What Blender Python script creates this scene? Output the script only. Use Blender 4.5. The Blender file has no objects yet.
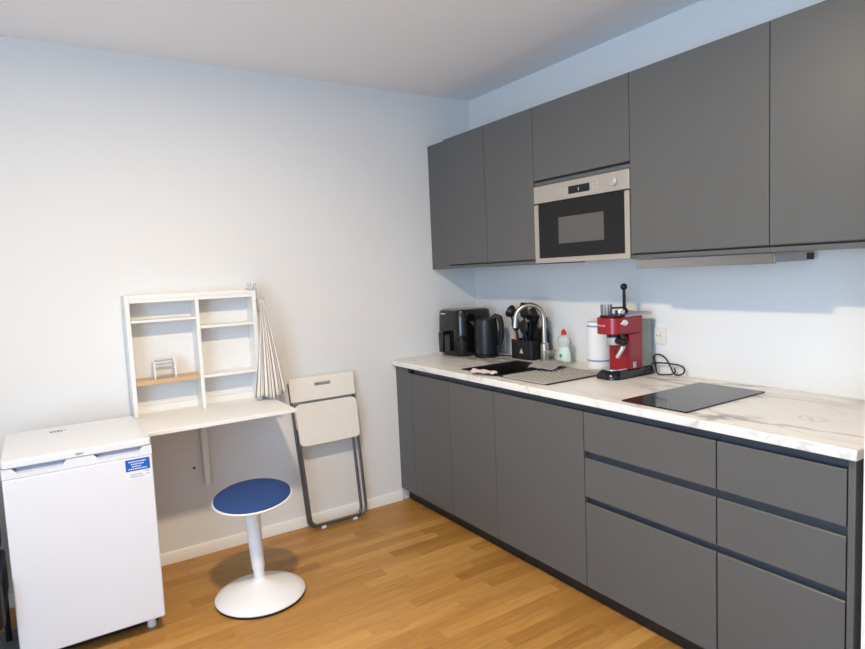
import bpy, bmesh, math, random
from mathutils import Vector, Matrix
random.seed(7)
C = bpy.context.scene
COL = C.collection
PI = math.pi

# ------------------------------------------------------------------ camera
CAMP = dict(c=(-2.5539, -3.3847, 1.4554), yaw=-0.5736, pitch=-0.0866, roll=-0.0446, f=614.92, cx=432.5, cy=325.7)
def make_camera():
    k = CAMP
    cy, sy = math.cos(k['yaw']), math.sin(k['yaw'])
    f = Vector((-sy*math.cos(k['pitch']), cy*math.cos(k['pitch']), math.sin(k['pitch'])))
    r = Vector((cy, sy, 0)); u = r.cross(f)
    cr, sr = math.cos(k['roll']), math.sin(k['roll'])
    r2 = cr*r + sr*u; u2 = -sr*r + cr*u
    m = Matrix(((r2.x, u2.x, -f.x, k['c'][0]), (r2.y, u2.y, -f.y, k['c'][1]), (r2.z, u2.z, -f.z, k['c'][2]), (0, 0, 0, 1)))
    cd = bpy.data.cameras.new('camera'); co = bpy.data.objects.new('camera', cd); COL.objects.link(co)
    cd.sensor_fit = 'HORIZONTAL'; cd.sensor_width = 36; cd.lens = 36*k['f']/865
    cd.shift_x = (432.5-k['cx'])/865; cd.shift_y = (k['cy']-324.5)/865
    cd.clip_start = 0.02
    co.matrix_world = m
    C.camera = co
make_camera()

# ------------------------------------------------------------------ light
w = bpy.data.worlds.new('world'); C.world = w; w.use_nodes = True
w.node_tree.nodes['Background'].inputs[0].default_value = (0.62, 0.78, 1.0, 1)
w.node_tree.nodes['Background'].inputs[1].default_value = 1.0
def lamp(name, kind, loc, energy, color, size=None, size_y=None, rot=(0, 0, 0)):
    l = bpy.data.lights.new(name, kind); l.energy = energy; l.color = color
    if kind == 'AREA':
        l.shape = 'RECTANGLE' if size_y else 'DISK'; l.size = size
        if size_y: l.size_y = size_y
    else:
        l.shadow_soft_size = size
    o = bpy.data.objects.new(name, l); o.location = loc; o.rotation_euler = rot; COL.objects.link(o)
    return o
LAMP = (-2.10, -1.95, 2.525)
lamp('ceiling_lamp_light', 'AREA', LAMP, 57, (1.0, 0.79, 0.55), 0.16)
# daylight through the balcony window in the left wall
lamp('window_daylight', 'AREA', (-4.30, -3.5, 1.3), 128, (0.43, 0.68, 1.0), 2.4, 1.9, (PI/2+.30, 0, -PI/2))
C.view_settings.view_transform = 'Standard'; C.view_settings.look = 'None'
C.view_settings.gamma = 1; C.view_settings.use_curve_mapping = False
C.view_settings.exposure = -0.04

# ------------------------------------------------------------------ materials
def s2l(v):
    v /= 255.0
    return v/12.92 if v <= .04045 else ((v+.055)/1.055)**2.4
def rgb(r, g, b): return (s2l(r), s2l(g), s2l(b), 1)
def mat(name, col, rough=.5, metal=0, spec=.5, noise=0, nscale=40, bump=0, bscale=200, trans=0, ior=1.45, coat=0, stretch=None, alpha=1):
    m = bpy.data.materials.new(name); m.use_nodes = True
    nt = m.node_tree; b = nt.nodes['Principled BSDF']
    b.inputs['Base Color'].default_value = col; b.inputs['Roughness'].default_value = rough
    b.inputs['Metallic'].default_value = metal; b.inputs['Specular IOR Level'].default_value = spec
    b.inputs['Transmission Weight'].default_value = trans; b.inputs['IOR'].default_value = ior
    b.inputs['Coat Weight'].default_value = coat; b.inputs['Alpha'].default_value = alpha
    tc = nt.nodes.new('ShaderNodeTexCoord'); src = tc.outputs['Object']
    if stretch:
        mp = nt.nodes.new('ShaderNodeMapping'); mp.inputs['Scale'].default_value = stretch
        nt.links.new(src, mp.inputs[0]); src = mp.outputs[0]
    if noise:
        n = nt.nodes.new('ShaderNodeTexNoise'); n.inputs['Scale'].default_value = nscale
        n.inputs['Detail'].default_value = 4
        nt.links.new(src, n.inputs['Vector'])
        mr = nt.nodes.new('ShaderNodeMapRange'); mr.inputs['To Min'].default_value = 1-noise; mr.inputs['To Max'].default_value = 1+noise
        nt.links.new(n.outputs['Fac'], mr.inputs['Value'])
        mx = nt.nodes.new('ShaderNodeVectorMath'); mx.operation = 'SCALE'; mx.inputs[0].default_value = col[:3]
        nt.links.new(mr.outputs[0], mx.inputs['Scale']); nt.links.new(mx.outputs[0], b.inputs['Base Color'])
    if bump:
        n = nt.nodes.new('ShaderNodeTexNoise'); n.inputs['Scale'].default_value = bscale
        nt.links.new(src, n.inputs['Vector'])
        bp = nt.nodes.new('ShaderNodeBump'); bp.inputs['Strength'].default_value = bump; bp.inputs['Distance'].default_value = .002
        nt.links.new(n.outputs['Fac'], bp.inputs['Height']); nt.links.new(bp.outputs[0], b.inputs['Normal'])
    return m

M = {}
M['wall'] = mat('wall_paint', rgb(231, 230, 227), .9, spec=.2, noise=.01, nscale=3, bump=.15, bscale=300)
M['ceiling'] = mat('ceiling_paint', rgb(246, 246, 246), .95, spec=.1, noise=.01, nscale=3, bump=.1)
M['trim'] = mat('trim_paint', rgb(240, 236, 228), .5, noise=.01)
M['cab'] = mat('cabinet_grey', rgb(92, 92, 90), .42, spec=.45, noise=.03, nscale=6, bump=.05, bscale=500)
M['carcass'] = mat('carcass_grey', rgb(50, 52, 55), .5, noise=.03)
M['rail'] = mat('grip_rail', rgb(72, 77, 85), .35, metal=.2, noise=.03)  # anthracite rail; its slight blue puts reflected daylight into the base colour
M['plinth'] = mat('plinth_black', rgb(38, 34, 32), .5, noise=.05)
M['white'] = mat('white_lacquer', rgb(238, 237, 233), .42, noise=.01)
M['fridge'] = mat('fridge_enamel', rgb(226, 228, 232), .32, noise=.008, nscale=4, coat=.2)
M['fridge_hollow'] = mat('fridge_grip', rgb(196, 202, 214), .4, noise=.01)
M['plastic_white'] = mat('white_plastic', rgb(236, 236, 236), .35, noise=.01, coat=.1)
M['steel'] = mat('brushed_steel', rgb(200, 192, 184), .3, metal=1, noise=.05, nscale=60, stretch=(1, .05, 1))
M['steel_panel'] = mat('satin_steel', rgb(196, 188, 178), .42, metal=.75, noise=.04, nscale=50, stretch=(1, .05, 1))
M['hoodsteel'] = mat('hood_steel', rgb(165, 165, 165), .22, metal=1, noise=.05, nscale=40, stretch=(1, .05, 1))
M['chrome'] = mat('chrome', rgb(215, 215, 215), .12, metal=1, noise=.01)
M['tube'] = mat('chair_tube', rgb(118, 118, 120), .33, metal=.8, noise=.03)
M['blackglass'] = mat('black_glass', rgb(20, 20, 21), .05, spec=.4, noise=.02)
M['ovenglass'] = mat('oven_glass', rgb(30, 30, 31), .2, spec=.25, noise=.02)
M['ovenwindow'] = mat('oven_window', rgb(90, 89, 85), .3, spec=.35, noise=.05, nscale=120)
M['gloss'] = mat('black_gloss_plastic', rgb(16, 16, 18), .16, noise=.05, coat=.3)
M['black'] = mat('black_plastic', rgb(20, 20, 22), .45, noise=.05, bump=.05)
M['kettle'] = mat('kettle_black', rgb(26, 27, 32), .36, noise=.05)
M['sinkblack'] = mat('sink_composite', rgb(17, 17, 18), .5, noise=.15, nscale=300)
M['matgrey'] = mat('silicone_grey', rgb(176, 172, 166), .7, noise=.04)
M['clothgrey'] = mat('cloth_grey', rgb(168, 167, 165), .95, noise=.08, nscale=150, bump=.4, bscale=600)
M['pink'] = mat('pink_cloth', rgb(218, 196, 190), .95, noise=.12, nscale=60, bump=.5, bscale=300)
M['red'] = mat('red_enamel', rgb(150, 22, 36), .28, noise=.03, coat=.3)
M['redcap'] = mat('red_cap', rgb(214, 30, 36), .4, noise=.03)
M['soap'] = mat('soap_bottle', rgb(236, 240, 238), .15, trans=.4, noise=.01)
M['soaplabel'] = mat('soap_label', rgb(214, 236, 222), .5, noise=.12, nscale=60)
M['green'] = mat('green_print', rgb(60, 160, 120), .5, noise=.1)
M['paper'] = mat('paper', rgb(240, 238, 234), .95, noise=.02, bump=.4, bscale=150)
M['blueprint'] = mat('blue_print', rgb(132, 152, 190), .9, noise=.05)
M['tank'] = mat('water_tank', rgb(150, 160, 152), .15, trans=.35, noise=.05)
M['silver'] = mat('silver_paint', rgb(176, 178, 182), .35, metal=.3, noise=.03)
M['logo'] = mat('logo_silver', rgb(200, 200, 205), .4, noise=.02)
M['darkprint'] = mat('dark_print', rgb(90, 92, 98), .5, noise=.05)
M['screen'] = mat('display_black', rgb(14, 15, 17), .1, noise=.02)
M['digit'] = mat('display_digit', rgb(150, 160, 170), .4, noise=.02)
M['socket'] = mat('socket_cream', rgb(232, 226, 214), .35, noise=.01)
M['seatblue'] = mat('blue_felt', rgb(50, 74, 122), .95, spec=.15, noise=.18, nscale=220, bump=.6, bscale=500)
M['stickerblue'] = mat('sticker_blue', rgb(28, 92, 190), .35, noise=.02)
M['stickerwhite'] = mat('sticker_white', rgb(232, 234, 240), .4, noise=.01)
M['stickergrey'] = mat('sticker_grey', rgb(150, 165, 195), .4, noise=.01)
M['chairwhite'] = mat('chair_plastic', rgb(240, 235, 224), .45, noise=.01)
M['handlewood'] = mat('beech', rgb(205, 150, 105), .5, noise=.12, nscale=30, stretch=(1, 1, .1))
M['rug'] = mat('rug_grey', rgb(110, 112, 112), .95, noise=.15, nscale=200, bump=.6, bscale=400)
M['fabricslate'] = mat('slate_fabric', rgb(70, 86, 98), .9, noise=.1, nscale=200, bump=.4)
M['bulb'] = mat('bulb_opal', rgb(255, 240, 215), .4, noise=.01)
M['bulb'].node_tree.nodes['Principled BSDF'].inputs['Emission Color'].default_value = (1, .88, .72, 1)
M['bulb'].node_tree.nodes['Principled BSDF'].inputs['Emission Strength'].default_value = 6
M['glass'] = mat('window_glass', (1, 1, 1, 1), .02, trans=1, noise=0)
M['clear'] = mat('clear_plastic', rgb(235, 240, 240), .12, trans=.6, noise=.01)

def nodes_of(m):
    nt = m.node_tree
    return nt, nt.nodes, nt.links
def math_node(nt, op, a, b=None):
    n = nt.nodes.new('ShaderNodeMath'); n.operation = op
    for i, v in enumerate((a, b)):
        if v is None: continue
        if isinstance(v, (int, float)): n.inputs[i].default_value = v
        else: nt.links.new(v, n.inputs[i])
    return n.outputs[0]

def oak(name, rowh, plankl, along='X', dark=1.0):
    m = mat(name, rgb(190, 140, 85), .38, spec=.4); nt, N, L = nodes_of(m); b = N['Principled BSDF']
    tc = N.new('ShaderNodeTexCoord'); sp = N.new('ShaderNodeSeparateXYZ'); L.new(tc.outputs['Object'], sp.inputs[0])
    X, Y = (sp.outputs['X'], sp.outputs['Y'])
    if along == 'Y': X, Y = Y, X
    ry = math_node(nt, 'DIVIDE', Y, rowh); row = math_node(nt, 'FLOOR', ry)
    wn = N.new('ShaderNodeTexWhiteNoise'); wn.noise_dimensions = '1D'; L.new(row, wn.inputs['W'])
    rx = math_node(nt, 'ADD', math_node(nt, 'DIVIDE', X, plankl), math_node(nt, 'MULTIPLY', wn.outputs['Value'], 7.0))
    col = math_node(nt, 'FLOOR', rx)
    cb = N.new('ShaderNodeCombineXYZ'); L.new(col, cb.inputs[0]); L.new(row, cb.inputs[1])
    w2 = N.new('ShaderNodeTexWhiteNoise'); w2.noise_dimensions = '2D'; L.new(cb.outputs[0], w2.inputs['Vector'])
    ramp = N.new('ShaderNodeValToRGB'); L.new(w2.outputs['Value'], ramp.inputs[0])
    e = ramp.color_ramp.elements
    e[0].position = 0; e[0].color = rgb(160*dark, 113*dark, 54*dark); e[1].position = 1; e[1].color = rgb(205*dark, 157*dark, 88*dark)
    k = e.new(.35); k.color = rgb(175*dark, 126*dark, 62*dark)
    k = e.new(.75); k.color = rgb(186*dark, 137*dark, 72*dark)
    # grain
    mp = N.new('ShaderNodeMapping'); mp.inputs['Scale'].default_value = (2.2, 26, 26) if along == 'X' else (26, 2.2, 26)
    off = N.new('ShaderNodeVectorMath'); off.operation = 'MULTIPLY_ADD'
    L.new(w2.outputs['Color'], off.inputs[0]); off.inputs[1].default_value = (9, 9, 9); L.new(tc.outputs['Object'], off.inputs[2])
    L.new(off.outputs[0], mp.inputs[0])
    ns = N.new('ShaderNodeTexNoise'); ns.inputs['Scale'].default_value = 2.2; ns.inputs['Detail'].default_value = 6; ns.inputs['Distortion'].default_value = 1.2
    L.new(mp.outputs[0], ns.inputs['Vector'])
    mr = N.new('ShaderNodeMapRange'); mr.inputs['From Min'].default_value = .3; mr.inputs['From Max'].default_value = .7
    mr.inputs['To Min'].default_value = .80; mr.inputs['To Max'].default_value = 1.10; L.new(ns.outputs['Fac'], mr.inputs['Value'])
    # joints
    fy = math_node(nt, 'FRACT', ry); fx = math_node(nt, 'FRACT', rx)
    jy = math_node(nt, 'GREATER_THAN', math_node(nt, 'ABSOLUTE', math_node(nt, 'SUBTRACT', fy, .5)), .5-.0009/rowh)
    jx = math_node(nt, 'GREATER_THAN', math_node(nt, 'ABSOLUTE', math_node(nt, 'SUBTRACT', fx, .5)), .5-.0009/plankl)
    j = math_node(nt, 'SUBTRACT', 1.0, math_node(nt, 'MULTIPLY', math_node(nt, 'MAXIMUM', jx, jy), .3))
    sc = N.new('ShaderNodeVectorMath'); sc.operation = 'SCALE'; L.new(ramp.outputs[0], sc.inputs[0])
    L.new(math_node(nt, 'MULTIPLY', mr.outputs[0], j), sc.inputs['Scale']); L.new(sc.outputs[0], b.inputs['Base Color'])
    bp = N.new('ShaderNodeBump'); bp.inputs['Strength'].default_value = .12; bp.inputs['Distance'].default_value = .001
    L.new(ns.outputs['Fac'], bp.inputs['Height']); L.new(bp.outputs[0], b.inputs['Normal'])
    return m
M['oakfloor'] = oak('oak_parquet', .068, .62)
M['oakshelf'] = mat('oak_shelf', rgb(204, 172, 134), .5, noise=.12, nscale=12, stretch=(1, 12, 12))

def marble():
    m = mat('marble_laminate', rgb(222, 212, 194), .3, spec=.45); nt, N, L = nodes_of(m); b = N['Principled BSDF']
    tc = N.new('ShaderNodeTexCoord'); mp = N.new('ShaderNodeMapping')
    mp.inputs['Rotation'].default_value = (0, 0, .55); mp.inputs['Scale'].default_value = (2.6, 1.0, 1.6)
    L.new(tc.outputs['Object'], mp.inputs[0])
    def vein(scale, width, seed, dist):
        o = N.new('ShaderNodeVectorMath'); o.operation = 'ADD'; o.inputs[1].default_value = (seed, seed*.7, seed*.3); L.new(mp.outputs[0], o.inputs[0])
        n = N.new('ShaderNodeTexNoise'); n.inputs['Scale'].default_value = scale; n.inputs['Detail'].default_value = 5
        n.inputs['Roughness'].default_value = .55; n.inputs['Distortion'].default_value = dist; L.new(o.outputs[0], n.inputs['Vector'])
        a = math_node(nt, 'ABSOLUTE', math_node(nt, 'SUBTRACT', n.outputs['Fac'], .5))
        r = N.new('ShaderNodeMapRange'); r.inputs['From Min'].default_value = 0; r.inputs['From Max'].default_value = width
        r.inputs['To Min'].default_value = 1; r.inputs['To Max'].default_value = 0; L.new(a, r.inputs['Value'])
        return math_node(nt, 'POWER', r.outputs[0], 1.6)
    v = math_node(nt, 'MAXIMUM', vein(.9, .04, 5.2, .5), math_node(nt, 'MULTIPLY', vein(1.7, .025, 9.1, .8), .5))
    msk = N.new('ShaderNodeTexNoise'); msk.inputs['Scale'].default_value = 1.5; L.new(mp.outputs[0], msk.inputs['Vector'])
    mk = N.new('ShaderNodeMapRange'); mk.inputs['From Min'].default_value = .4; mk.inputs['From Max'].default_value = .6; L.new(msk.outputs['Fac'], mk.inputs['Value'])
    v = math_node(nt, 'MULTIPLY', v, math_node(nt, 'ADD', math_node(nt, 'MULTIPLY', mk.outputs[0], .7), .25))
    mix = N.new('ShaderNodeMix'); mix.data_type = 'RGBA'; L.new(v, mix.inputs['Factor'])
    mix.inputs[6].default_value = rgb(236, 233, 226); mix.inputs[7].default_value = rgb(118, 113, 110)
    L.new(mix.outputs[2], b.inputs['Base Color'])
    return m
M['marble'] = marble()

def stripes():
    m = mat('striped_linen', rgb(230, 224, 214), .95, spec=.1); nt, N, L = nodes_of(m); b = N['Principled BSDF']
    uv = N.new('ShaderNodeUVMap'); uv.uv_map = 'UVMap'; sp = N.new('ShaderNodeSeparateXYZ'); L.new(uv.outputs[0], sp.inputs[0])
    f = math_node(nt, 'FRACT', math_node(nt, 'MULTIPLY', sp.outputs[0], 18))
    s = math_node(nt, 'LESS_THAN', f, .21)
    mix = N.new('ShaderNodeMix'); mix.data_type = 'RGBA'; L.new(s, mix.inputs['Factor'])
    mix.inputs[6].default_value = rgb(232, 226, 217); mix.inputs[7].default_value = rgb(92, 82, 78)
    L.new(mix.outputs[2], b.inputs['Base Color'])
    return m
M['stripes'] = stripes()

# ------------------------------------------------------------------ mesh builder
class MB:
    """collects shapes given in world coordinates, links them as one mesh object"""
    def __init__(s): s.bm = bmesh.new()
    def box(s, x0, x1, y0, y1, z0, z1):
        vs = [s.bm.verts.new(p) for p in ((x0, y0, z0), (x1, y0, z0), (x1, y1, z0), (x0, y1, z0), (x0, y0, z1), (x1, y0, z1), (x1, y1, z1), (x0, y1, z1))]
        for f in ((3, 2, 1, 0), (4, 5, 6, 7), (0, 1, 5, 4), (1, 2, 6, 5), (2, 3, 7, 6), (3, 0, 4, 7)): s.bm.faces.new([vs[i] for i in f])
        return s
    def prism(s, pts, axis, a, b):
        """pts: 2-D outline in the two axes other than `axis`, extruded from a to b"""
        def P(p, t): return {'x': (t, p[0], p[1]), 'y': (p[0], t, p[1]), 'z': (p[0], p[1], t)}[axis]
        A = [s.bm.verts.new(P(p, a)) for p in pts]; B = [s.bm.verts.new(P(p, b)) for p in pts]; n = len(pts)
        s.bm.faces.new(A); s.bm.faces.new(B[::-1])
        for i in range(n): s.bm.faces.new((A[i], B[i], B[(i+1) % n], A[(i+1) % n]))
        return s
    def loft(s, rings, cap=True):
        R = [[s.bm.verts.new(p) for p in r] for r in rings]; n = len(R[0])
        for k in range(len(R)-1):
            for i in range(n): s.bm.faces.new((R[k][i], R[k][(i+1) % n], R[k+1][(i+1) % n], R[k+1][i]))
        if cap: s.bm.faces.new(R[0][::-1]); s.bm.faces.new(R[-1])
        return s
    def lathe(s, prof, c=(0, 0, 0), n=40, cap=True, axis=None):
        q = Vector((0, 0, 1)).rotation_difference(Vector(axis).normalized()) if axis else None
        rings = []
        for r, z in prof:
            ring = []
            for i in range(n):
                v = Vector((r*math.cos(2*PI*i/n), r*math.sin(2*PI*i/n), z))
                if q: v = q @ v
                ring.append(v+Vector(c))
            rings.append(ring)
        return s.loft(rings, cap)
    def cyl(s, p, q, r, r2=None, n=20):
        p, q = Vector(p), Vector(q); d = q-p
        return s.lathe([(r, 0), (r if r2 is None else r2, d.length)], p, n, True, d)
    def tube(s, pts, r, n=10, closed=False):
        pts = [Vector(p) for p in pts]; N = len(pts); rings = []; ref = None
        for i, p in enumerate(pts):
            if closed: t = (pts[(i+1) % N]-pts[i-1]).normalized()
            else: t = (pts[min(i+1, N-1)]-pts[max(i-1, 0)]).normalized()
            if ref is None:
                ref = Vector((0, 0, 1)) if abs(t.z) < .9 else Vector((1, 0, 0))
            a = (ref-t*ref.dot(t)).normalized(); ref = a; b = t.cross(a)
            rr = r[i] if isinstance(r, (list, tuple)) else r
            rings.append([p+rr*(math.cos(2*PI*k/n)*a+math.sin(2*PI*k/n)*b) for k in range(n)])
        if closed: rings.append(rings[0]); return s.loft(rings, False)
        return s.loft(rings)
    def sphere(s, c, r, sc=(1, 1, 1), n=20):
        bmesh.ops.create_uvsphere(s.bm, u_segments=n, v_segments=n//2, radius=1, matrix=Matrix.Translation(c) @ Matrix.Diagonal((r*sc[0], r*sc[1], r*sc[2], 1)))
        return s
    def rot(s, center, axis, ang):
        bmesh.ops.rotate(s.bm, cent=center, matrix=Matrix.Rotation(ang, 3, axis), verts=s.bm.verts[:]); return s
    def build(s, name, m, parent=None, bevel=0, seg=2, sub=0, flat=False, origin=None, weld=False):
        bm = s.bm
        if weld: bmesh.ops.remove_doubles(bm, verts=bm.verts, dist=1e-5)
        bmesh.ops.recalc_face_normals(bm, faces=bm.faces)
        if parent is not None:
            pp = world_loc(parent)
        elif origin: pp = Vector(origin)
        else:
            xs = [v.co for v in bm.verts]
            pp = Vector(((min(v.x for v in xs)+max(v.x for v in xs))/2, (min(v.y for v in xs)+max(v.y for v in xs))/2, min(v.z for v in xs)))
        bmesh.ops.translate(bm, vec=-pp, verts=bm.verts)
        me = bpy.data.meshes.new(name); bm.to_mesh(me); bm.free()
        me.materials.append(M[m])
        if not flat:
            me.polygons.foreach_set('use_smooth', [True]*len(me.polygons)); me.set_sharp_from_angle(angle=math.radians(38))
        o = bpy.data.objects.new(name, me); COL.objects.link(o)
        if parent is not None:
            o.parent = parent
        else: o.location = pp
        if bevel:
            b = o.modifiers.new('bevel', 'BEVEL'); b.width = bevel; b.segments = seg; b.limit_method = 'ANGLE'; b.angle_limit = math.radians(40)
            b.harden_normals = False
        if sub:
            k = o.modifiers.new('sub', 'SUBSURF'); k.levels = sub; k.render_levels = sub
        return o
def world_loc(o):
    p = Vector((0, 0, 0))
    while o is not None: p = p+o.location; o = o.parent
    return p
def tag(o, label=None, cat=None, group=None, kind=None):
    if label: o['label'] = label
    if cat: o['category'] = cat
    if group: o['group'] = group
    if kind: o['kind'] = kind
    return o
def thing(name, label, cat, loc, group=None):
    o = bpy.data.objects.new(name, None); o.empty_display_size = .05; o.location = loc; COL.objects.link(o)
    return tag(o, label, cat, group)
def box(name, m, dims, parent=None, bevel=0, **k): return MB().box(*dims).build(name, m, parent, bevel, **k)
def rrect(x0, x1, y0, y1, r, n=6):
    pts = []
    for cx, cy, a in ((x1-r, y1-r, 0), (x0+r, y1-r, 1), (x0+r, y0+r, 2), (x1-r, y0+r, 3)):
        for i in range(n+1):
            t = (a+i/n)*PI/2; pts.append((cx+r*math.cos(t), cy+r*math.sin(t)))
    return pts
def arc(c, r, a0, a1, n, plane='xz'):
    out = []
    for i in range(n+1):
        a = a0+(a1-a0)*i/n; u, v = r*math.cos(a), r*math.sin(a)
        out.append(Vector(c)+({'xz': Vector((u, 0, v)), 'yz': Vector((0, u, v)), 'xy': Vector((u, v, 0))}[plane]))
    return out
def lettering(name, text, size, m, parent, origin, xdir, ydir, depth=.0006):
    cu = bpy.data.curves.new(name, 'FONT'); cu.body = text; cu.size = size; cu.extrude = depth; cu.align_x = 'CENTER'; cu.align_y = 'CENTER'
    t = bpy.data.objects.new(name+'_tmp', cu); COL.objects.link(t)
    dg = bpy.context.evaluated_depsgraph_get(); me = bpy.data.meshes.new_from_object(t.evaluated_get(dg))
    bpy.data.objects.remove(t, do_unlink=True)
    X, Y = Vector(xdir).normalized(), Vector(ydir).normalized(); Z = X.cross(Y)
    R = Matrix((X, Y, Z)).transposed().to_4x4()
    me.transform(Matrix.Translation(Vector(origin)-world_loc(parent)) @ R)
    me.materials.clear(); me.materials.append(M[m]); me.name = name
    o = bpy.data.objects.new(name, me); COL.objects.link(o); o.parent = parent
    return o

# ------------------------------------------------------------------ room
H = 2.584; XL, YF = -4.4, -5.2
tag(box('floor', 'oakfloor', (XL-.1, .1, YF-.1, .1, -.1, 0), flat=True, origin=(0, 0, 0)), kind='structure')
tag(box('ceiling', 'ceiling', (XL-.1, .1, YF-.1, .1, H, H+.1), flat=True), kind='structure')
tag(box('wall_back', 'wall', (XL-.1, .1, 0, .1, 0, H), flat=True), kind='structure')
tag(box('wall_right', 'wall', (0, .1, YF, 0, 0, H), flat=True), kind='structure')
tag(box('wall_front', 'wall', (XL, .1, YF-.1, YF, 0, H), flat=True), kind='structure')
tag(box('wall_stub', 'wall', (-.69, 0, -2.85, -2.6395, 0, H), flat=True), kind='structure')
WY0, WY1, WZ0, WZ1 = -4.8, -2.2, .2, 2.4
wl = MB()
wl.box(XL-.1, XL, YF, WY0, 0, H); wl.box(XL-.1, XL, WY1, 0, 0, H); wl.box(XL-.1, XL, WY0, WY1, 0, WZ0); wl.box(XL-.1, XL, WY0, WY1, WZ1, H)
tag(wl.build('wall_left', 'wall', flat=True), kind='structure')
wf = MB()
wf.box(XL-.06, XL-.01, WY0, WY1, WZ0, WZ0+.06); wf.box(XL-.06, XL-.01, WY0, WY1, WZ1-.06, WZ1)
for yy in (WY0, (WY0+WY1)/2-.03, WY1-.06): wf.box(XL-.06, XL-.01, yy, yy+.06, WZ0, WZ1)
wo = tag(wf.build('window_1', 'trim', flat=True), kind='structure')
box('window_glass', 'glass', (XL-.045, XL-.039, WY0+.05, WY1-.05, WZ0+.05, WZ1-.05), wo, flat=True)
bb = MB().prism([(0, 0), (-.014, 0), (-.014, .052), (-.008, .06), (0, .06)], 'x', XL, -.66)
tag(bb.build('baseboard_back', 'trim'), kind='structure')
bb = MB().prism([(XL, 0), (XL+.014, 0), (XL+.014, .052), (XL+.008, .06), (XL, .06)], 'y', YF, -.015)
tag(bb.build('baseboard_left', 'trim'), kind='structure')

# ceiling lamp above the room (outside the frame)
cl = thing('ceiling_lamp', 'small white ceiling lamp fixed to the middle of the ceiling', 'lamp', (LAMP[0], LAMP[1], 2.53))
MB().lathe([(.105, H-.052), (.11, H-.05), (.11, H-.0005), (.02, H-.0005), (.02, H-.02), (.095, H-.02), (.1, H-.052)], (LAMP[0], LAMP[1], 0), 40, False).build('housing', 'white', cl)
MB().lathe([(.03, H-.035), (.092, H-.03), (.09, H-.024), (.02, H-.0205)], (LAMP[0], LAMP[1], 0), 40).build('diffuser', 'bulb', cl)

# ------------------------------------------------------------------ kitchen: base units
XF = -.66       # face of the fronts
ZT = .882       # top of units
def front(name, parent, y0, y1, z0, z1, top=True, bottom=False, xf=XF, m='cab'):
    g = .0028 if name == 'drawer' else .0018; t = .02
    y0 += g; y1 -= g
    p = [(xf+t, z0), (xf, z0)] if not bottom else [(xf+t, z0+.018), (xf+.008, z0), (xf+.003, z0), (xf, z0+.003)]
    p += [(xf, z1-.003), (xf+.003, z1), (xf+.008, z1), (xf+t, z1-.018)] if top else [(xf, z1), (xf+t, z1)]
    return MB().prism(p, 'y', y0, y1).build(name, m, parent)
def base_unit(name, label, cat, y0, y1, fronts, sinky=False, group=None):
    t = thing(name, label, cat, ((XF+.02)/2, (y0+y1)/2, .081), group)
    c = MB(); xa, xb = XF+.024, -.03; e = .0008
    c.box(xa, xb, y0+e, y0+.017, .081, ZT-.001); c.box(xa, xb, y1-.017, y1-e, .081, ZT-.001)
    c.box(xa, xb, y0+.017, y1-.017, .081, .097); c.box(xb-.008, xb, y0+.017, y1-.017, .097, ZT-.001)
    if not sinky: c.box(xa, xb-.008, y0+.017, y1-.017, ZT-.02, ZT-.001)
    c.build('body', 'carcass', t, flat=True)
    for i, (n, a, b, z0, z1) in enumerate(fronts):
        front(n, t, a, b, z0, z1)
    # recessed finger-grip rails behind the gaps
    zs = sorted(set(z1 for (_, _, _, _, z1) in fronts))
    for z1 in zs:
        zt = ZT-.002 if z1 > .8 else z1+.05
        MB().prism([(XF+.0225, z1-.03), (XF+.0235, z1-.03), (XF+.0235, zt), (XF+.006 if z1 > .8 else XF+.0225, zt), (XF+.006 if z1 > .8 else XF+.0225, zt-.004), (XF+.0225, zt-.006)], 'y', y0+.001, y1-.001).build('grip_rail', 'rail', t, flat=True)
    return t
TD = .845
base_unit('base_cabinet', 'dark grey base cabinet with two doors, under the black sink', 'cabinet', -.987, -.187,
          [('door', -.587, -.187, .081, TD), ('door', -.987, -.587, .081, TD)], True, group='base cabinets along the kitchen wall')
base_unit('base_cabinet', 'dark grey base unit with one wide door, between the sink cabinet and the drawers', 'cabinet', -1.587, -.987,
          [('door', -1.587, -.987, .081, TD)], group='base cabinets along the kitchen wall')
base_unit('drawer_cabinet', 'wide grey cabinet of three drawers under the hob', 'cabinet', -2.187, -1.587,
          [('drawer', -2.187, -1.587, .678, TD), ('drawer', -2.187, -1.587, .4815, .647), ('drawer', -2.187, -1.587, .081, .453)], group='base cabinets along the kitchen wall')
base_unit('drawer_cabinet', 'narrow grey cabinet of three drawers at the right end of the kitchen', 'cabinet', -2.588, -2.187,
          [('drawer', -2.588, -2.187, .678, TD), ('drawer', -2.588, -2.187, .4815, .647), ('drawer', -2.588, -2.187, .081, .453)], group='base cabinets along the kitchen wall')
fl = MB().box(XF, XF+.02, -.186, -.002, .081, TD+.001); fl.box(XF, XF+.02, -.15, -.002, TD+.001, ZT-.001)
tag(fl.build('filler_panel', 'cab', weld=False), 'narrow dark grey filler panel between the leftmost base door and the white wall', 'panel')
tag(box('end_panel', 'cab', (XF-.006, -.02, -2.611, -2.591, .0, ZT-.001), bevel=.003), 'tall narrow grey end panel closing the base units at the right', 'panel')
tag(box('plinth', 'plinth', (-.606, -.59, -2.589, -.002, 0, .0802)), 'black recessed plinth board running under the base cabinets', 'plinth')

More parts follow.
